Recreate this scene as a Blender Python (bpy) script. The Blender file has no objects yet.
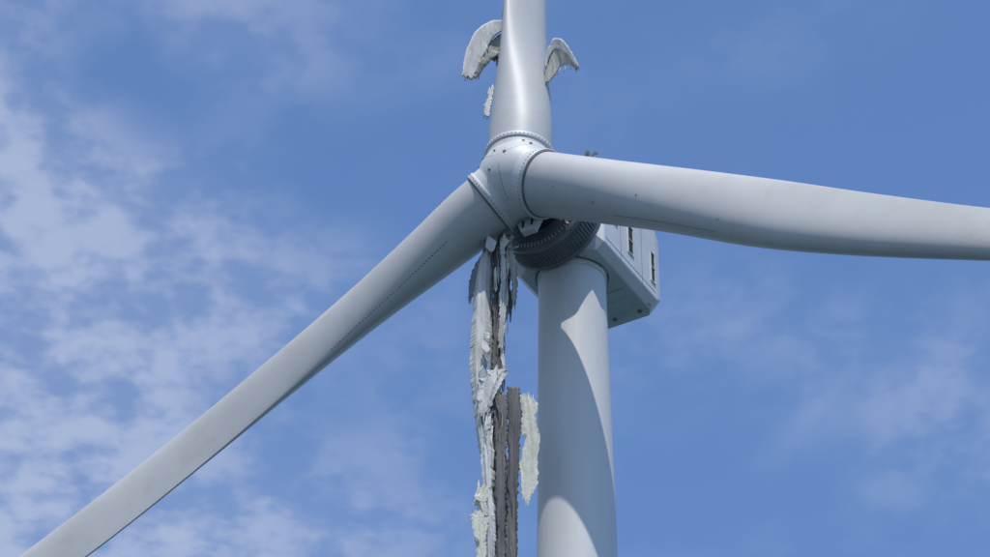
import bpy, bmesh, math, random
from mathutils import Vector, Matrix, noise
random.seed(7)
R=math.radians
# ------------------------------------------------------------------ frame
PSI=R(30); TILT=R(6); HUBZ=160.0; L=8.8
h=Vector((math.cos(PSI),-math.sin(PSI),0))
a=Vector((-math.sin(PSI)*math.cos(TILT),-math.cos(PSI)*math.cos(TILT),math.sin(TILT)))
v=Vector((math.sin(PSI)*math.sin(TILT),math.cos(PSI)*math.sin(TILT),math.cos(TILT)))
a0=Vector((-math.sin(PSI),-math.cos(PSI),0))
HUB=Vector((a0.x*L,a0.y*L,HUBZ))
def frame(o,x,y,z):
    return Matrix(((x.x,y.x,z.x,o.x),(x.y,y.y,z.y,o.y),(x.z,y.z,z.z,o.z),(0,0,0,1)))
MR=frame(HUB,h,v,a)
MN=frame(Vector((0,0,HUBZ)),h,Vector((0,0,1)),a0)
MNS=MN@Matrix.Translation((.3,0,0))
MI=Matrix.Identity(4)

scene=bpy.context.scene
turb=bpy.data.objects.new("wind_turbine",None); scene.collection.objects.link(turb)
turb.empty_display_size=5

# ------------------------------------------------------------------ materials
def newmat(name):
    m=bpy.data.materials.new(name); m.use_nodes=True
    nt=m.node_tree; b=nt.nodes['Principled BSDF']; return m,nt,b
def paint(name,c1,c2,rough=.42,scale=.25,streak=(1,1,1),dirt=.15,dirtcol=(.3,.29,.26),bump=.0):
    m,nt,b=newmat(name); N=nt.nodes; Lk=nt.links
    tc=N.new('ShaderNodeTexCoord'); mp=N.new('ShaderNodeMapping'); mp.inputs['Scale'].default_value=streak
    Lk.new(tc.outputs['Object'],mp.inputs['Vector'])
    n1=N.new('ShaderNodeTexNoise'); n1.inputs['Scale'].default_value=scale; n1.inputs['Detail'].default_value=6
    Lk.new(mp.outputs[0],n1.inputs['Vector'])
    cr=N.new('ShaderNodeValToRGB'); cr.color_ramp.elements[0].position=.3; cr.color_ramp.elements[1].position=.7
    cr.color_ramp.elements[0].color=(*c1,1); cr.color_ramp.elements[1].color=(*c2,1)
    Lk.new(n1.outputs['Fac'],cr.inputs[0])
    n2=N.new('ShaderNodeTexNoise'); n2.inputs['Scale'].default_value=scale*5; n2.inputs['Detail'].default_value=8; n2.inputs['Roughness'].default_value=.65
    Lk.new(mp.outputs[0],n2.inputs['Vector'])
    mr=N.new('ShaderNodeMapRange'); mr.inputs[1].default_value=.52; mr.inputs[2].default_value=.8; mr.inputs[4].default_value=dirt
    Lk.new(n2.outputs['Fac'],mr.inputs[0])
    mx=N.new('ShaderNodeMix'); mx.data_type='RGBA'; mx.inputs['B'].default_value=(*dirtcol,1)
    Lk.new(mr.outputs[0],mx.inputs['Factor']); Lk.new(cr.outputs[0],mx.inputs['A'])
    Lk.new(mx.outputs['Result'],b.inputs['Base Color'])
    b.inputs['Roughness'].default_value=rough
    if bump>0:
        bp=N.new('ShaderNodeBump'); bp.inputs['Strength'].default_value=bump; bp.inputs['Distance'].default_value=.1
        Lk.new(n2.outputs['Fac'],bp.inputs['Height']); Lk.new(bp.outputs[0],b.inputs['Normal'])
    return m
M_blade=paint("blade_paint",(.43,.43,.42),(.50,.50,.49),.5,.12,(1,1,1),.35)
M_tower=paint("tower_paint",(.56,.56,.55),(.62,.62,.61),.5,.3,(1,1,.12),.18)
M_hub=paint("hub_paint",(.54,.54,.53),(.62,.62,.61),.5,.5,(1,1,1),.4)
M_nac=paint("nacelle_paint",(.56,.56,.55),(.63,.63,.62),.5,.4,(1,1,1),.4)
M_gen=paint("generator_grey",(.14,.145,.15),(.22,.225,.23),.55,.8,(1,1,1),.4,(.06,.06,.06))
M_dark=paint("dark_recess",(.02,.02,.022),(.035,.035,.04),.6,1,(1,1,1),.0)
M_seam=paint("seam_sealant",(.13,.135,.14),(.2,.2,.21),.6,1,(1,1,1),.0)
M_shell=paint("shell_outer",(.48,.475,.45),(.66,.65,.62),.6,.6,(2,.35,2),.75,(.20,.20,.17),.3)
M_foam=paint("shell_foam",(.54,.53,.43),(.70,.69,.60),.9,.8,(2,1,2),.7,(.30,.29,.23),.5)
M_glass=paint("fibreglass_torn",(.28,.29,.25),(.54,.54,.48),.7,.9,(4,.3,4),.8,(.09,.095,.08),.4)
M_carbon=paint("spar_carbon",(.03,.03,.032),(.12,.115,.11),.6,.9,(6,.25,6),.55,(.36,.34,.31),.4)
M_yel=paint("yellow_paint",(.72,.42,.02),(.8,.5,.04),.5,.4,(1,1,.2),.3)

# ------------------------------------------------------------------ helpers
def mkobj(name,verts,faces,mat,M=MI,smooth=True,parent=turb):
    me=bpy.data.meshes.new(name); me.from_pydata(verts,[],faces); me.update()
    bm=bmesh.new(); bm.from_mesh(me); bmesh.ops.recalc_face_normals(bm,faces=bm.faces); bm.to_mesh(me); bm.free()
    me.materials.append(mat)
    o=bpy.data.objects.new(name,me); scene.collection.objects.link(o)
    o.parent=parent; o.matrix_local=M
    if smooth:
        for p in me.polygons: p.use_smooth=True
    return o
def lathe(name,prof,mat,M=MI,seg=96,axis='z',smooth=True,auto=True):
    vs=[];fs=[]
    for (r,z) in prof:
        for i in range(seg):
            t=2*math.pi*i/seg; vs.append((r*math.cos(t),r*math.sin(t),z))
    for j in range(len(prof)-1):
        for i in range(seg):
            k=(i+1)%seg
            fs.append((j*seg+i,j*seg+k,(j+1)*seg+k,(j+1)*seg+i))
    fs.append(tuple(range(seg))); fs.append(tuple(reversed(range((len(prof)-1)*seg,len(prof)*seg))))
    o=mkobj(name,vs,fs,mat,M,smooth)
    if auto: sharp(o)
    return o
def sharp(o,ang=35):
    bm=bmesh.new(); bm.from_mesh(o.data)
    for e in bm.edges:
        if len(e.link_faces)==2 and e.calc_face_angle(0)>R(ang): e.smooth=False
    bm.to_mesh(o.data); bm.free()
def boxes(name,lst,mat,M=MI,bev=0):
    vs=[];fs=[]
    for b in lst:
        cx,cy,cz,sx,sy,sz=b[:6]; rot=b[6] if len(b)>6 else None
        o=len(vs)
        for dx in(-.5,.5):
            for dy in(-.5,.5):
                for dz in(-.5,.5):
                    p=Vector((dx*sx,dy*sy,dz*sz))
                    if rot is not None: p=rot@p
                    vs.append((cx+p.x,cy+p.y,cz+p.z))
        for f in((0,1,3,2),(4,6,7,5),(0,4,5,1),(2,3,7,6),(0,2,6,4),(1,5,7,3)): fs.append(tuple(o+i for i in f))
    o=mkobj(name,vs,fs,mat,M,False)
    if bev:
        m=o.modifiers.new('b','BEVEL'); m.width=bev; m.segments=2
    return o
def tube(name,paths,rad,mat,M=MI,seg=8):
    vs=[];fs=[]
    for path in paths:
        pts=[Vector(p) for p in path]; o=len(vs)
        for i,p in enumerate(pts):
            d=(pts[min(i+1,len(pts)-1)]-pts[max(i-1,0)]).normalized()
            x=d.orthogonal().normalized() if i==0 else (px-d*px.dot(d)).normalized()
            px=x; y=d.cross(x)
            for k in range(seg):
                t=2*math.pi*k/seg; q=p+x*rad*math.cos(t)+y*rad*math.sin(t); vs.append(tuple(q))
        for i in range(len(pts)-1):
            for k in range(seg):
                k2=(k+1)%seg
                fs.append((o+i*seg+k,o+i*seg+k2,o+(i+1)*seg+k2,o+(i+1)*seg+k))
        fs.append(tuple(o+k for k in range(seg))); fs.append(tuple(o+(len(pts)-1)*seg+k for k in range(seg)))
    return mkobj(name,vs,fs,mat,M,True)

def interp(st,r):
    n=len(st)
    for i in range(n-1):
        if r<=st[i+1][0] or i==n-2: break
    p0=st[max(i-1,0)];p1=st[i];p2=st[i+1];p3=st[min(i+2,n-1)]
    t=(r-p1[0])/(p2[0]-p1[0]); t=max(0,min(1,t)); dt=p2[0]-p1[0]
    out=[]
    for k in range(1,len(p1)):
        m1=(p2[k]-p0[k])/max(p2[0]-p0[0],1e-6)*dt; m2=(p3[k]-p1[k])/max(p3[0]-p1[0],1e-6)*dt
        out.append((2*t**3-3*t*t+1)*p1[k]+(t**3-2*t*t+t)*m1+(-2*t**3+3*t*t)*p2[k]+(t**3-t*t)*m2)
    return out
def blade_pt(st,theta,r,phi,off=0):
    ch,th,tw,ax,oc,oa,rd=interp(st,r)
    rd=max(0,min(1,rd))
    rad=Vector((math.cos(theta),math.sin(theta),0)); tan=Vector((-math.sin(theta),math.cos(theta),0))
    x=.5*(1+math.cos(phi))
    yt=5*(.2969*math.sqrt(max(x,0))-.126*x-.3516*x*x+.2843*x**3-.1015*x**4)+.015*x
    sg=1 if math.sin(phi)>=0 else -1
    y=th*(rd*.5*math.sin(phi)+(1-rd)*sg*yt)
    y+=(1-rd)*.035*ch*4*x*(1-x)
    c=(x-ax)*ch
    ct,s=math.cos(tw),math.sin(tw)
    C=tan*ct+Vector((0,0,1))*s; T=Vector((0,0,1))*ct-tan*s
    p=rad*r+C*c-T*y+tan*oc+Vector((0,0,1))*oa
    if off:
        ctr=rad*r+tan*oc+Vector((0,0,1))*oa+C*(.5-ax)*ch
        p=p+(p-ctr).normalized()*off
    return p
def blade(name,st,theta,mat,r1,nr=110,nphi=64,rag=None):
    r0=st[0][0]; vs=[];fs=[]
    for i in range(nr+1):
        r=r0+(r1-r0)*i/nr
        for k in range(nphi):
            phi=2*math.pi*k/nphi
            rr=r
            if rag and i>nr-14:
                w=(i-(nr-14))/14; rr=r-w*rag*(noise.noise(Vector((k*.9,3.1,0)))+.5)*1.0
            vs.append(tuple(blade_pt(st,theta,rr,phi)))
    for i in range(nr):
        for k in range(nphi):
            k2=(k+1)%nphi; fs.append((i*nphi+k,i*nphi+k2,(i+1)*nphi+k2,(i+1)*nphi+k))
    if not rag: fs.append(tuple(nr*nphi+k for k in range(nphi)))
    return mkobj(name,vs,fs,mat,MR,True)

# ------------------------------------------------------------------ blades  (r, chord, thick, twist, axis, off_c, off_a, roundness)
TH_R=R(-30); TH_U=R(90); TH_L=R(210)
ST_R=[(2.7,5.2,5.2,R(16),.5,0,0,1),(5,5.15,5.1,R(16),.5,0,0,1),(9,5.1,4.6,R(15),.49,0,-.05,.85),(16,5.2,3.6,R(13),.46,-.1,-.15,.45),
    (25,5.5,2.8,R(10),.42,-.42,-.35,.12),(34,5.0,2.2,R(8),.39,-.55,-.25,0),(45,4.1,1.7,R(6),.37,-.35,.1,0),(60,3.3,1.2,R(4),.35,-.2,1.3,0),
    (80,2.5,.75,R(1),.33,-.1,3.2,0),(100,1.5,.4,R(0),.33,-.1,6.0,0),(107,.4,.12,R(0),.33,0,7,0)]
ST_L=[(2.7,5.2,5.2,R(16),.5,0,0,1),(5,5.15,5.1,R(16),.5,0,0,1),(9,4.95,4.5,R(15),.49,.1,-.05,.85),(16,4.8,3.5,R(13),.46,.15,-.1,.5),
    (25,5.1,2.8,R(10),.43,.2,-.1,.15),(34,5.4,2.3,R(8),.40,.35,.15,0),(45,5.5,1.9,R(6),.36,.5,.8,0),(60,4.6,1.4,R(4),.34,.4,2.0,0),
    (80,3.0,.8,R(1),.33,0,4.2,0),(100,1.7,.4,R(0),.33,0,7.0,0),(107,.4,.12,R(0),.33,0,8,0)]
blade("blade",ST_R,TH_R,M_blade,107)
blade("blade_second",ST_L,TH_L,M_blade,107)
STU=[(2.7,5.2,5.2,R(80),.5,0,0,1),(5,5.15,5.15,R(80),.5,.03,0,1),(9,5.0,4.65,R(80),.5,.18,0,.85),(14,4.8,3.6,R(80),.48,.32,0,.55),
     (20,4.6,2.8,R(80),.45,.42,0,.3),(26,4.4,2.4,R(80),.45,.5,0,.2)]
blade("blade_broken_stump",STU,TH_U,M_blade,25,rag=3.5)

# ------------------------------------------------------------------ hub
bm=bmesh.new()
bmesh.ops.create_uvsphere(bm,u_segments=64,v_segments=40,radius=3.4)
for vv in bm.verts:
    vv.co.z*=.93 if vv.co.z>0 else .82
for th in (TH_R,TH_U,TH_L):
    d=Vector((math.cos(th),math.sin(th),0))
    mt=Matrix.Translation(d*1.6)@d.to_track_quat('Z','Y').to_matrix().to_4x4()
    bmesh.ops.create_cone(bm,cap_ends=True,segments=96,radius1=2.72,radius2=2.72,depth=2.2,matrix=mt)
me=bpy.data.meshes.new("hub"); bm.to_mesh(me); bm.free(); me.materials.append(M_hub)
hub=bpy.data.objects.new("hub",me); scene.collection.objects.link(hub); hub.parent=turb; hub.matrix_local=MR
md=hub.modifiers.new('r','REMESH'); md.mode='VOXEL'; md.voxel_size=.08; md.use_smooth_shade=True
md=hub.modifiers.new('s','SMOOTH'); md.factor=.5; md.iterations=5
def rootframe(th):
    d=Vector((math.cos(th),math.sin(th),0)); t=Vector((-math.sin(th),math.cos(th),0)); z=Vector((0,0,1))
    return MR@frame(Vector((0,0,0)),t,z,d)
for th,nm in((TH_R,'a'),(TH_U,'b'),(TH_L,'c')):
    F=rootframe(th)
    lathe("root_flange_"+nm,[(2.60,2.4),(2.80,2.41),(2.84,2.47),(2.84,2.84),(2.80,2.9),(2.60,2.92)],M_hub,F)
    lathe("root_seal_"+nm,[(2.55,2.9),(2.68,2.93),(2.68,3.01),(2.6,3.04)],M_seam,F)
    bl=[]
    for i in range(54):
        t=2*math.pi*i/54; bl.append((2.84*math.cos(t),2.84*math.sin(t),2.66,.07,.07,.08,Matrix.Rotation(t,3,'Z')))
    boxes("root_bolts_"+nm,bl,M_seam,F)
def onhub(x,y,off=0.02):
    rr=3.4; z=math.sqrt(max(rr*rr-x*x-y*y,0)); n=Vector((x,y,z/.93)).normalized(); return Vector((x,y,z*.93)),n
sm=[]
for ang in(30,150,270):
    pts=[]
    for i in range(20):
        rr_=.6+(3.1-.6)*i/19; p,n=onhub(rr_*math.cos(R(ang)),rr_*math.sin(R(ang))); pts.append(p-n*.022)
    sm.append(pts)
tube("hub_panel_seams",sm,.03,M_seam,MR,6)
bl=[]
for (x,y) in((-.5,1.0),(.5,.4),(-1.9,1.3),(-2.3,.6),(1.6,1.9),(-1.2,2.2),(-.9,-.9),(-2.0,1.9),(2.2,1.5),(-.4,2.3)):
    p,n=onhub(x,y); q=n.to_track_quat('Z','Y').to_matrix(); bl.append((p.x,p.y,p.z,.17,.2,.16,q))
boxes("hub_fittings",bl,M_seam,MR)
def prism(name,poly,z0,z1,mat,M,bev=.04):
    n=len(poly); vs=[(x,y,z0) for x,y in poly]+[(x,y,z1) for x,y in poly]
    fs=[tuple(range(n)),tuple(range(n,2*n))]+[(i,(i+1)%n,n+(i+1)%n,n+i) for i in range(n)]
    o=mkobj(name,vs,fs,mat,M,False); m=o.modifiers.new('b','BEVEL'); m.width=bev; m.segments=2; return o
prism("hub_rear_bracket",[(-1.3,-2.0),(1.7,-2.0),(.8,-4.2),(-.35,-4.2)],-2.1,-1.5,M_hub,MR)
boxes("bracket_slots",[(-.2,-3.4,-1.49,.18,.7,.06),(.6,-3.4,-1.49,.18,.7,.06)],M_dark,MR)
# ------------------------------------------------------------------ generator + shaft
lathe("main_shaft",[(2.6,-2.0),(2.4,-3.8)],M_dark,MR)
lathe("generator_disc",[(1.5,-3.5),(3.2,-3.55),(3.9,-3.75),(4.1,-3.9),(4.1,-4.3),(4.0,-4.35),(4.0,-6.0),(4.12,-6.05),(4.12,-6.4),(3.8,-6.6),(3.5,-7.2)],M_gen,MR)
fin=[]
for i in range(84):
    t=2*math.pi*i/84
    fin.append((4.04*math.cos(t),4.04*math.sin(t),-5.15,.14,.08,1.55,Matrix.Rotation(t,3,'Z')))
boxes("generator_fins",fin,M_gen,MR)
bl=[]
for i in range(72):
    t=2*math.pi*i/72
    bl.append((3.62*math.cos(t),3.62*math.sin(t),-3.68,.35,.09,.1,Matrix.Rotation(t,3,'Z')))
boxes("generator_bolts",bl,M_nac,MR)

# ------------------------------------------------------------------ nacelle
def section(w,y0,y1,c,ct):
    return [(-w+c,y0),(w-c,y0),(w,y0+c),(w,y1-ct),(w-ct,y1),(-w+ct,y1),(-w,y1-ct),(-w,y0+c)]
secs=[(3.0,3.2,-3.4,3.6,1.2,1.2),(2.2,4.2,-4.0,4.2,.7,.6),(-6.9,4.2,-4.0,4.4,.7,.6),(-7.8,4.05,-3.85,4.3,1.1,.8)]
vs=[];fs=[]
for s in secs:
    for (x,y) in section(*s[1:]): vs.append((x,y,s[0]))
for j in range(len(secs)-1):
    for i in range(8):
        k=(i+1)%8; fs.append((j*8+i,j*8+k,(j+1)*8+k,(j+1)*8+i))
fs.append(tuple(range(8))); fs.append(tuple(range(24,32)))
nac=mkobj("nacelle_housing",vs,fs,M_nac,MN,False); m=nac.modifiers.new('b','BEVEL'); m.width=.1; m.segments=3
sl=[];fr=[]
def vent(z,y,w,hh):
    sl.append((3.885,y,z,.08,hh,w)); 
    for dy in(-.5,.5): fr.append((3.93,y+dy*hh,z,.12,.09,w+.12))
    for dz in(-.5,.5): fr.append((3.93,y,z+dz*w,.12,hh-.1,.09))
    fr.append((3.93,y,z,.1,.07,w-.1))
vent(-2.3,-.2,.9,2.8); vent(-6.2,-.4,.7,3.0); vent(.4,.8,.8,2.0)
boxes("side_vents",sl,M_dark,MNS); boxes("vent_frames",fr,M_nac,MNS)
boxes("panel_seams",[(3.9,.2,-4.3,.03,7.0,.05),(3.9,.2,-.6,.03,7.0,.05),(3.9,-2.7,-2.3,.03,.05,8.6)],M_seam,MNS)
boxes("belly_seams",[(0,-4.0,-3.2,6.0,.03,.05),(0,-4.0,2.1,5,.03,.05)],M_seam,MN)
boxes("belly_hatch",[(1.6,-4.02,-5.2,2.2,.10,1.4),(2.6,-4.03,-.2,.6,.12,.9)],M_nac,MN,.02)
boxes("belly_fittings",[(2.7,-4.05,-6.6,.3,.16,.3),(.4,-4.05,-6.6,.3,.16,.3),(3.6,-3.7,-6.4,.2,.3,.4),(3.6,-3.72,-2.9,.15,.2,.3)],M_seam,MN)
boxes("roof_cooler",[(0,5.0,-6,6.4,1.2,.5)],M_gen,MN,.03)
rp=[]
for z in(-4,-2,0,1.8):
    rp.append([(3.5,4.3,z),(3.5,5.4,z)])
rp.append([(3.5,5.4,-4),(3.5,5.4,1.8)]); rp.append([(3.5,4.9,-4),(3.5,4.9,1.8)])
rp.append([(3.5,5.4,1.8),(-3.5,5.4,1.8)]);rp.append([(-3.5,4.3,1.8),(-3.5,5.4,1.8)]);rp.append([(0,4.3,1.8),(0,5.4,1.8)])
rp.append([(2.8,4.3,.8),(2.8,7.3,.8)]); rp.append([(2.2,4.3,1.4),(2.2,6.9,1.4),(2.5,7.1,1.4)])
tube("roof_railing",rp,.05,M_gen,MN,6)
boxes("wind_sensors",[(2.8,7.3,.8,.6,.16,.12),(2.8,7.45,.8,.14,.3,.12),(2.4,7.1,1.4,.3,.35,.3),(1.4,5.6,1.3,.5,1.2,.4)],M_gen,MN)

# ------------------------------------------------------------------ tower
TOPZ=HUBZ-3.95
def trad(z): return 2.72+(TOPZ-z)*(1.75/136)
prof=[(trad(20),20.0)]
for z in (45,70,95,112,TOPZ-1.0): prof+= [(trad(z),z)]
prof+=[(2.72,TOPZ-.55),(2.82,TOPZ-.5),(2.82,TOPZ)]
lathe("tower",prof,M_tower,MI,128)
for i,z in enumerate((45,70,95,119.5)):
    lathe("tower_flange_seam_%d"%i,[(trad(z)-.05,z-.03),(trad(z)+.012,z-.025),(trad(z)+.012,z+.025),(trad(z)-.05,z+.03)],M_nac,MI,128)
lathe("yaw_ring",[(2.6,TOPZ-.1),(2.98,TOPZ-.08),(2.98,TOPZ+.12),(2.6,TOPZ+.14)],M_gen,MI)
lathe("transition_piece",[(4.6,-3),(4.6,17.5),(4.8,17.6),(6.6,17.9),(6.6,18.25),(4.5,18.3),(4.5,20.02)],M_yel,MI,96)
rp=[]
for i in range(24):
    t=2*math.pi*i/24; rp.append([(6.5*math.cos(t),6.5*math.sin(t),18.2),(6.5*math.cos(t),6.5*math.sin(t),19.4)])
for z in(18.8,19.4): rp.append([(6.5*math.cos(2*math.pi*i/48),6.5*math.sin(2*math.pi*i/48),z) for i in range(49)])
for x in(-.4,.4): rp.append([(x,-5,-2),(x,-5,18.2)])
for i in range(40): rp.append([(-.4,-5,.3+i*.44),(.4,-5,.3+i*.44)])
tube("platform_railing",rp,.06,M_yel,MI,6)

# ------------------------------------------------------------------ torn shell sheets
def ragged(name,left,right,mat,yd,M,conv,seed=0,n=120,m=16,jag=.35,crumple=.5,curl=0.,thick=.05,holes=.0,fold=0.,teeth=.08):
    rnd=random.Random(seed)
    def samp(pl,t):
        f=t*(len(pl)-1); i=min(int(f),len(pl)-2); f-=i
        g=lambda k:pl[max(0,min(len(pl)-1,k))]
        out=[]
        for k in range(len(pl[0])):
            p0,p1,p2,p3=g(i-1)[k],g(i)[k],g(i+1)[k],g(i+2)[k]
            out.append(.5*(2*p1+(p2-p0)*f+(2*p0-5*p1+4*p2-p3)*f*f+(3*p1-p0-3*p2+p3)*f**3))
        return out
    def hsh(q,sd): return (math.sin(q*127.1+sd*311.7)*43758.5453)%1
    def saw(t,sd):
        u=t*n*.11+sd*3.7; u+=.6*noise.noise(Vector((u*.7,sd,5))); i=math.floor(u); fr=u-i
        a1,a2=hsh(i,sd),hsh(i+1,sd)
        base=a1*(1-fr)+a2*fr*.4-.4
        if hsh(i,sd+9)>.72: base+=(.9 if hsh(i,sd+5)>.5 else -.7)*(1-fr)
        return base*1.2+.35*noise.noise(Vector((t*n*.9,sd,2)))
    vs=[];fs=[]
    for i in range(n+1):
        t=i/n; A=samp(left,t);B=samp(right,t)
        ja=jag*saw(t,seed+.3)+teeth*rnd.uniform(-1,1); jb=jag*saw(t,seed+.9)+teeth*rnd.uniform(-1,1)
        for k in range(m+1):
            s=k/m
            p=[A[q]*(1-s)+B[q]*s for q in range(len(A))]
            w=conv(p[0],p[1]); d=(p[2] if len(p)>2 else 0)
            x=w[0]+ja*(1-s)**4+jb*s**4
            z=w[1]
            if i in(0,n): z+=jag*2.5*rnd.uniform(-1,1)
            y=yd+d+crumple*(noise.noise(Vector((x*.7,z*.12,seed*3.3)))+.25*noise.noise(Vector((x*2.2,z*.35,seed+5.5))))+curl*(2*s-1)**2
            if fold:
                q=s*2.6+.35*noise.noise(Vector((z*.15,seed,8)))+seed*.37+.08*z; y+=fold*abs((q%1)*2-1)
                y+=fold*.5*abs(((z*.22+x*.5+seed*.7)%1)*2-1)
            vs.append((x,z,y))
    for i in range(n):
        for k in range(m):
            edge=min(k,m-1-k); c=vs[i*(m+1)+k]
            hn=noise.noise(Vector((c[0]*1.6,c[1]*.5,seed*7.7)))
            if holes and hn>.62-holes*(1 if edge<2 else .4): continue
            fs.append((i*(m+1)+k,i*(m+1)+k+1,(i+1)*(m+1)+k+1,(i+1)*(m+1)+k))
    o=mkobj(name,vs,fs,mat,M,not fold)
    md=o.modifiers.new('s','SOLIDIFY'); md.thickness=thick; md.offset=0
    return o
MH=frame(HUB+Vector((0,2.2,0)),Vector((1,0,0)),Vector((0,0,1)),Vector((0,-1,0)))
def cv(px,py): return ((px-519)/12.6, -(py-196)/9.95)
def hang(name,l,r,mat,yd,seed,**k): return ragged(name,l,r,mat,yd,MH,cv,seed,**k)
hang("shell_panel_left",[(487,236),(480,262),(475,300),(472,330),(472,360),(476,400),(482,440),(486,468)],
     [(499,236),(495,262),(493,300),(493,330),(488,360),(486,400),(487,440),(488,468)],M_shell,.25,1,jag=.15,crumple=.25,curl=-.6,fold=.10,teeth=.02,n=150)
hang("shell_panel_core",[(495,236),(493,270),(490,320),(491,360),(492,420),(490,470),(488,520),(487,560),(486,600)],
     [(513,236),(512,270),(506,320),(502,360),(507,420),(511,470),(511,520),(510,560),(510,600)],M_glass,-.6,2,jag=.28,crumple=.4,holes=.2,fold=.35,teeth=.05)
hang("shell_panel_mid",[(501,244),(502,270),(501,300),(500,330),(500,348)],
     [(505,244),(506,270),(507,300),(505,330),(503,348)],M_shell,.4,12,jag=.14,crumple=.3,m=8,fold=.15,teeth=.04,n=70)
hang("shell_panel_middle",[(482,370),(481,378),(479,390),(479,410)],[(508,366),(504,378),(498,392),(491,410)],M_shell,.5,13,jag=.35,crumple=.2,m=10,n=30,fold=.2,teeth=.06)
hang("shell_panel_lower",[(484,404),(484,430),(485,474),(487,500),(488,530),(489,560),(489,620)],
     [(494,404),(493,430),(494,474),(496,500),(496,530),(495,560),(495,620)],M_shell,.5,3,jag=.16,crumple=.25,curl=-.35,holes=.04,fold=.1,teeth=.03)
hang("foam_panel_lower",[(480,474),(476,490),(476,505),(479,530),(480,556),(482,600)],[(490,474),(489,490),(488,505),(488,530),(488,556),(487,600)],M_foam,.55,14,jag=.3,crumple=.2,n=80,m=8,fold=.1,teeth=.05)
hang("spar_strip_dark",[(508,383),(508,430),(507,480),(506,530),(505,610)],[(520,386),(520,430),(518,480),(516,530),(515,610)],M_carbon,.5,4,jag=.1,crumple=.3,m=6)
hang("spar_strip_middle",[(496,390),(496,430),(497,480),(498,530),(498,610)],[(508,390),(507,430),(506,480),(505,530),(504,610)],M_carbon,.55,15,jag=.14,crumple=.3,m=6)
hang("spar_strip_inner",[(495,250),(494,290),(494,330),(493,350),(494,366)],[(502,250),(501,290),(501,330),(502,350),(504,366)],M_carbon,.35,5,jag=.12,crumple=.3,m=5,n=60)
hang("foam_panel_right",[(521,388),(522,410),(522,440),(522,462),(523,482)],[(534,392),(537,408),(538,440),(536,462),(528,484)],M_foam,.1,6,jag=.3,crumple=.15,holes=.14,n=60,fold=.06,teeth=.04)
hang("torn_flap_upper",[(481,252),(474,266),(470,282),(470,298)],[(490,252),(484,266),(477,282),(473,298)],M_gen,-.3,7,jag=.12,crumple=.3,n=40,m=6)
hang("torn_flap_inner",[(504,240),(508,262),(512,285),(514,306)],[(512,240),(516,262),(519,285),(517,306)],M_glass,.3,8,jag=.2,crumple=.3,n=46,m=8,fold=.15,teeth=.05)
def ribbons(name,specs,mat,M=MH,th=.03):
    vs=[];fs=[]
    for (px,py,ln,w,y,dx,sd) in specs:
        x,z=cv(px,py); n=max(6,int(ln*2.5)); o=len(vs); ang=sd*2.1
        for i in range(n+1):
            t=i/n; ww=w*(.55+.45*math.sin(t*3+sd))*(1-.75*t**4)+.03*math.sin(i*2.3+sd*5)
            a_=ang+1.6*noise.noise(Vector((t*2.5,sd,1)))
            cx=x+dx*t*t+.18*noise.noise(Vector((t*3,sd,2))); cy=y+.5*noise.noise(Vector((t*2,sd,3)))
            ex,ey=math.cos(a_)*ww/2,math.sin(a_)*ww/2
            vs+=[(cx-ex,z-ln*t,cy-ey),(cx+ex,z-ln*t+.1*math.sin(i*1.7+sd),cy+ey)]
        for i in range(n): fs.append((o+2*i,o+2*i+1,o+2*i+3,o+2*i+2))
    ob=mkobj(name,vs,fs,mat,M,False); md=ob.modifiers.new('s','SOLIDIFY'); md.thickness=th; md.offset=0; return ob
rr=random.Random(11)
def specs(k,x0,x1,y0,y1,l0,l1,w0,w1): return [(rr.uniform(x0,x1),rr.uniform(y0,y1),rr.uniform(l0,l1),rr.uniform(w0,w1),rr.uniform(-.3,.7),rr.uniform(-.25,.25),rr.uniform(0,30)) for _ in range(k)]
ribbons("laminate_ribbons_white",specs(4,498,512,236,262,3,7,.25,.6)+specs(2,484,502,340,400,3,7,.2,.5)+specs(1,486,500,440,540,4,8,.2,.4),M_shell)
ribbons("laminate_ribbons_grey",specs(8,494,514,238,262,2,6,.15,.4)+specs(5,490,506,320,400,3,7,.12,.35)+specs(4,498,514,430,560,4,8,.12,.3),M_glass)
ribbons("laminate_ribbons_dark",specs(10,492,512,238,270,3,8,.12,.35)+specs(7,492,506,320,390,3,7,.12,.35)+specs(8,496,516,410,520,5,9,.12,.3),M_carbon)
ribbons("foam_strips",specs(2,488,504,250,290,1.5,3,.3,.5)+specs(3,482,504,335,390,1.5,3,.3,.6),M_foam)
def shards(name,lst,mat):
    vs=[];fs=[]
    for (px,py,sx,sz,y,rot,sd) in lst:
        q=random.Random(sd); x,z=cv(px,py); n=6; o=len(vs)
        for k in range(n):
            t=2*math.pi*k/n+q.uniform(-.4,.4); rad=q.uniform(.45,1.15)
            u,w_=sx*rad*math.cos(t),sz*rad*math.sin(t); vs.append((x+u*math.cos(rot)-w_*math.sin(rot),z+u*math.sin(rot)+w_*math.cos(rot),y+u*.5*q.uniform(-1,1)))
        fs.append(tuple(range(o,o+n)))
    ob=mkobj(name,vs,fs,mat,MH,False); md=ob.modifiers.new('s','SOLIDIFY'); md.thickness=.06; md.offset=0
shards("shell_shards",[(488,348,.5,.8,.8,.3,31),(484,374,.5,.8,.8,.4,33),(492,250,.5,1.2,.8,.3,5),(505,246,.4,1.1,.7,-.2,6)],M_shell)
shards("foam_shards",[(488,338,.35,.6,.85,-.4,13),(481,486,.35,.5,.9,.5,15),(479,520,.3,.7,.9,.1,16)],M_foam)
fb=[]
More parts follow.
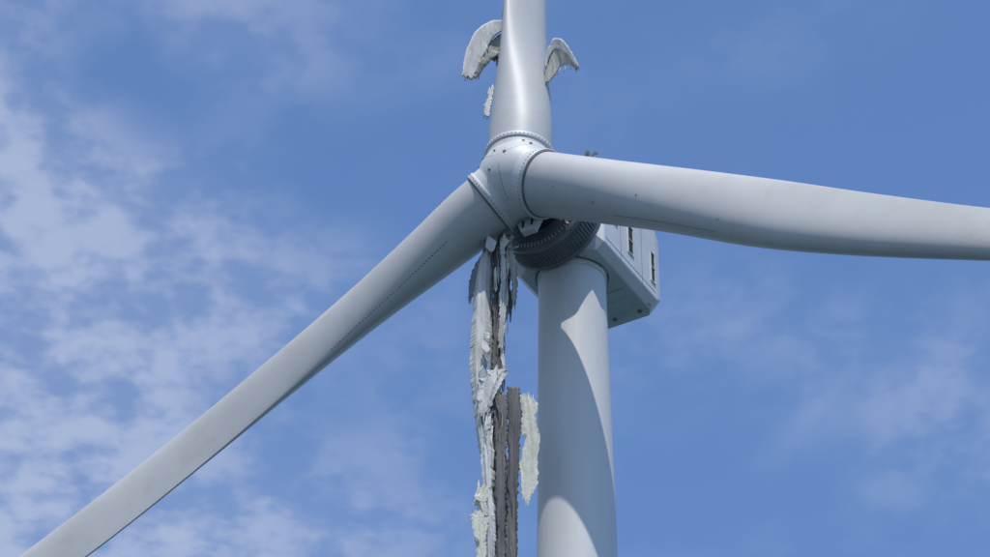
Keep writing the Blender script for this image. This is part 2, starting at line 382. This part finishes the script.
for i in range(24):
    x,z=cv(rr.uniform(484,518),rr.uniform(226,250)); q=Matrix.Rotation(rr.uniform(-1,1),3,'X')@Matrix.Rotation(rr.uniform(-.6,.6),3,'Z')
    fb.append((x,z,rr.uniform(-.5,.6),rr.uniform(.1,.4),rr.uniform(.5,1.8),.05,q))
boxes("shell_fragments",fb[:9],M_shell,MH); boxes("shell_fragments_grey",fb[9:],M_gen,MH)

def cu(px,py):
    y=(181-py)/9.1
    for _ in range(6):
        x=(px-519-.6*y)/10.8; y=(181-py-4.1*x)/9.1
    return (x,y)
def flap(name,o,i,mat,yd,seed,**k): return ragged(name,o,i,mat,yd,MR,cu,seed,**k)
flap("peeled_shell_outer",[(514,10,0),(504,11,.2),(494,15,.5),(485,25,1.),(478,40,1.3),(472,60,1.3),(468,81,1.1)],
     [(514,22,0),(504,20,-.1),(498,25,.0),(491,35,.1),(485,48,.2),(480,62,.3),(475,76,.4)],M_shell,0,21,n=60,m=12,jag=.12,crumple=.2,thick=.05,teeth=.02)
flap("peeled_shell_lining",[(506,18,-.2),(498,23,.0),(491,33,.2),(485,46,.4),(481,58,.6),(476,74,.7)],
     [(510,29,-.7),(503,29,-.6),(497,35,-.5),(491,46,-.3),(485,58,-.1),(480,68,.1)],M_glass,-.25,22,n=60,m=10,jag=.28,crumple=.15,thick=.05,teeth=.05)
flap("peeled_shell_dark",[(508,25,-.5),(501,28,-.4),(495,34,-.3),(489,44,-.2)],[(512,33,-1.0),(505,34,-.9),(500,40,-.8),(494,50,-.6)],M_gen,-.3,26,n=40,m=8,jag=.22,crumple=.15,teeth=.06)
flap("peeled_shell_right",[(547,62,0),(553,52,.2),(560,44,.5),(569,46,.8),(577,56,1.0),(586,71,1.0)],
     [(547,79,0),(552,78,.0),(558,71,.1),(564,63,.2),(572,63,.4),(582,70,.6)],M_glass,0,23,n=60,m=12,jag=.22,crumple=.2,thick=.05,teeth=.04)
flap("peeled_rim_right",[(547,56,.1),(553,45,.3),(560,38,.6),(569,41,.9),(578,52,1.1),(587,70,1.1)],
     [(547,65,0),(553,54,.1),(560,47,.3),(568,51,.6),(576,60,.9),(584,71,1.0)],M_shell,.12,25,n=50,m=5,jag=.12,crumple=.12,thick=.05,teeth=.02)
flap("torn_comb",[(500,90),(499,100),(497,110),(495,122)],[(494,92),(493,101),(491,111),(491,122)],M_shell,.9,24,n=30,m=4,jag=.14,crumple=.1,teeth=.08)
rib=[]
for (x0,y0) in [(468+i*1.8,77-i*1.6) for i in range(5)]+[(486+i*3.5,56-i*6) for i in range(3)]+[(560+i*5,70-i*.8) for i in range(4)]+[(492,y) for y in range(94,122,5)]:
    x,y=cu(x0,y0); dx=rr.uniform(-.25,.15); l=rr.uniform(.25,.65); rib.append([(x,y+.2,.5),(x+dx*.4,y-l*.5,.52),(x+dx,y-l,.55)])
tube("torn_edge_fibres",rib,.03,M_glass,MR,5)
x,y=cu(507,6); tube("lightning_cable",[[(x,y-1,.3),(x-.1,y,.3),(x,y+1,.4)]],.12,M_carbon,MR,6)

def along(st,th,r0,r1,phi,n=60,off=.012): return [tuple(blade_pt(st,th,r0+(r1-r0)*i/n,phi,off)) for i in range(n+1)]
tube("blade_seam_a",[along(ST_R,TH_R,12,22,R(208))],.015,M_seam,MR,5)
vg=[]
for i in range(42):
    r=7.5+i*.3; p=blade_pt(ST_L,TH_L,r,R(338),.02); vg.append((p.x,p.y,p.z,.11,.03,.09,Matrix.Rotation(TH_L,3,'Z')))
boxes("vortex_generators",vg,M_seam,MR)
dots=[]
for st,th,lst in((ST_R,TH_R,[(6,250),(10,230),(14,255),(22,235)]),(ST_L,TH_L,[(6,250),(11,240)]),):
    for r,ph in lst:
        p=blade_pt(st,th,r,R(ph),.0); dots.append((p.x,p.y,p.z,.1,.1,.1))
boxes("blade_drain_plugs",dots,M_seam,MR)

# ------------------------------------------------------------------ sea
m,nt,b=newmat("sea_water"); b.inputs['Base Color'].default_value=(.012,.045,.06,1); b.inputs['Roughness'].default_value=.12
tc=nt.nodes.new('ShaderNodeTexCoord'); n1=nt.nodes.new('ShaderNodeTexNoise'); n1.inputs['Scale'].default_value=.12; n1.inputs['Detail'].default_value=8
bp=nt.nodes.new('ShaderNodeBump'); bp.inputs['Distance'].default_value=1.5; bp.inputs['Strength'].default_value=.6
nt.links.new(tc.outputs['Object'],n1.inputs['Vector']); nt.links.new(n1.outputs['Fac'],bp.inputs['Height']); nt.links.new(bp.outputs[0],b.inputs['Normal'])
S=20000
mkobj("sea",[(-S,-S,0),(S,-S,0),(S,S,0),(-S,S,0)],[(0,1,2,3)],m,MI,False,None)

# ------------------------------------------------------------------ sun + sky
SEL=R(64.5); sh=Vector((.13,-.99,0)).normalized()
s=Vector((sh.x*math.cos(SEL),sh.y*math.cos(SEL),math.sin(SEL)))
sl_=bpy.data.lights.new("sun",'SUN'); sl_.energy=3.7; sl_.angle=R(.5); sl_.color=(1,.95,.88)
so=bpy.data.objects.new("sun",sl_); scene.collection.objects.link(so); so.rotation_euler=s.to_track_quat('Z','Y').to_euler(); so.location=(0,0,300)
w=bpy.data.worlds.new("World"); scene.world=w; w.use_nodes=True
nt=w.node_tree; N=nt.nodes; Lk=nt.links; bg=N['Background']
sky=N.new('ShaderNodeTexSky'); sky.sky_type='NISHITA'; sky.sun_disc=False; sky.sun_elevation=SEL; sky.sun_rotation=math.atan2(s.x,s.y)
sky.air_density=1.0; sky.dust_density=.4; sky.ozone_density=1.5
tc=N.new('ShaderNodeTexCoord'); sp=N.new('ShaderNodeSeparateXYZ'); Lk.new(tc.outputs['Generated'],sp.inputs[0])
def math_(op,a_,b_=None,clamp=False):
    n=N.new('ShaderNodeMath'); n.operation=op; n.use_clamp=clamp
    for i,q in enumerate((a_,b_)):
        if q is None: continue
        if isinstance(q,(int,float)): n.inputs[i].default_value=q
        else: Lk.new(q,n.inputs[i])
    return n.outputs[0]
def mr_(val,f0,f1,t0,t1,sm=True):
    n=N.new('ShaderNodeMapRange'); n.interpolation_type='SMOOTHSTEP' if sm else 'LINEAR'
    Lk.new(val,n.inputs[0])
    for i,q in enumerate((f0,f1,t0,t1)): n.inputs[i+1].default_value=q
    return n.outputs[0]
zc=math_('MAXIMUM',sp.outputs[2],.06); X=math_('DIVIDE',sp.outputs[0],zc); Y=math_('DIVIDE',sp.outputs[1],zc)
cb=N.new('ShaderNodeCombineXYZ'); Lk.new(X,cb.inputs[0]); Lk.new(Y,cb.inputs[1])
def nz(sc,det,rough,dist,loc=(0,0,0),scl=(1,1,1),rot=0):
    mp=N.new('ShaderNodeMapping'); mp.inputs['Location'].default_value=loc; mp.inputs['Scale'].default_value=scl; mp.inputs['Rotation'].default_value=(0,0,rot)
    Lk.new(cb.outputs[0],mp.inputs['Vector'])
    n=N.new('ShaderNodeTexNoise'); n.inputs['Scale'].default_value=sc; n.inputs['Detail'].default_value=det; n.inputs['Roughness'].default_value=rough; n.inputs['Distortion'].default_value=dist
    Lk.new(mp.outputs[0],n.inputs['Vector']); return n.outputs['Fac']
patch=nz(5,2,.45,.0,(3.3,1.7,0)); blob=nz(22,3,.5,.0,(0,0,0),(1,.7,1),.4); fine=nz(60,3,.5,.0)
wisp=nz(7,4,.5,.2,(8.1,2.2,0),(1,.6,1),-.3)
gx=mr_(X,-.34,.16,1,0)
gr=mr_(X,.0,.2,0,1); gy=mr_(Y,1.28,1.45,0,1)
p1=mr_(math_('ADD',patch,math_('MULTIPLY',gx,.36)),.48,.84,0,1)
bl1=mr_(math_('ADD',blob,math_('MULTIPLY',math_('SUBTRACT',fine,.5),.35)),.35,.63,.3,1)
d1=math_('MULTIPLY',math_('MULTIPLY',p1,bl1),mr_(gx,0,1,.2,1))
d2=math_('MULTIPLY',math_('MULTIPLY',mr_(wisp,.42,.72,0,.55),bl1),math_('ADD',math_('MULTIPLY',gr,math_('MULTIPLY',gy,.75)),.1))
dens=math_('ADD',math_('MULTIPLY',d1,.82),d2,True)
tint=N.new('ShaderNodeMix'); tint.data_type='RGBA'; tint.blend_type='MULTIPLY'; tint.inputs['Factor'].default_value=1; tint.inputs['B'].default_value=(.88,1.06,1.3,1)
Lk.new(sky.outputs[0],tint.inputs['A'])
mx=N.new('ShaderNodeMix'); mx.data_type='RGBA'; mx.inputs['B'].default_value=(3.2,3.75,5.1,1)
Lk.new(dens,mx.inputs['Factor']); Lk.new(tint.outputs['Result'],mx.inputs['A']); Lk.new(mx.outputs['Result'],bg.inputs['Color'])
bg.inputs['Strength'].default_value=.14

# ------------------------------------------------------------------ camera
E=R(37); F=3050.0; D=243.0
f=Vector((0,math.cos(E),math.sin(E))); u=Vector((0,-math.sin(E),math.cos(E))); r=Vector((1,0,0))
dx=518-495; dy=278.5-181
loc=HUB-f*D-r*(dx/F*D)-u*(dy/F*D)
cam=bpy.data.cameras.new("camera"); cam.lens=F/990*36; cam.sensor_width=36; cam.clip_end=60000; cam.clip_start=1
co=bpy.data.objects.new("camera",cam); scene.collection.objects.link(co); co.location=loc; co.rotation_euler=(R(90)+E,0,0)
scene.camera=co
scene.view_settings.view_transform='Standard'; scene.view_settings.look='None'; scene.view_settings.exposure=0
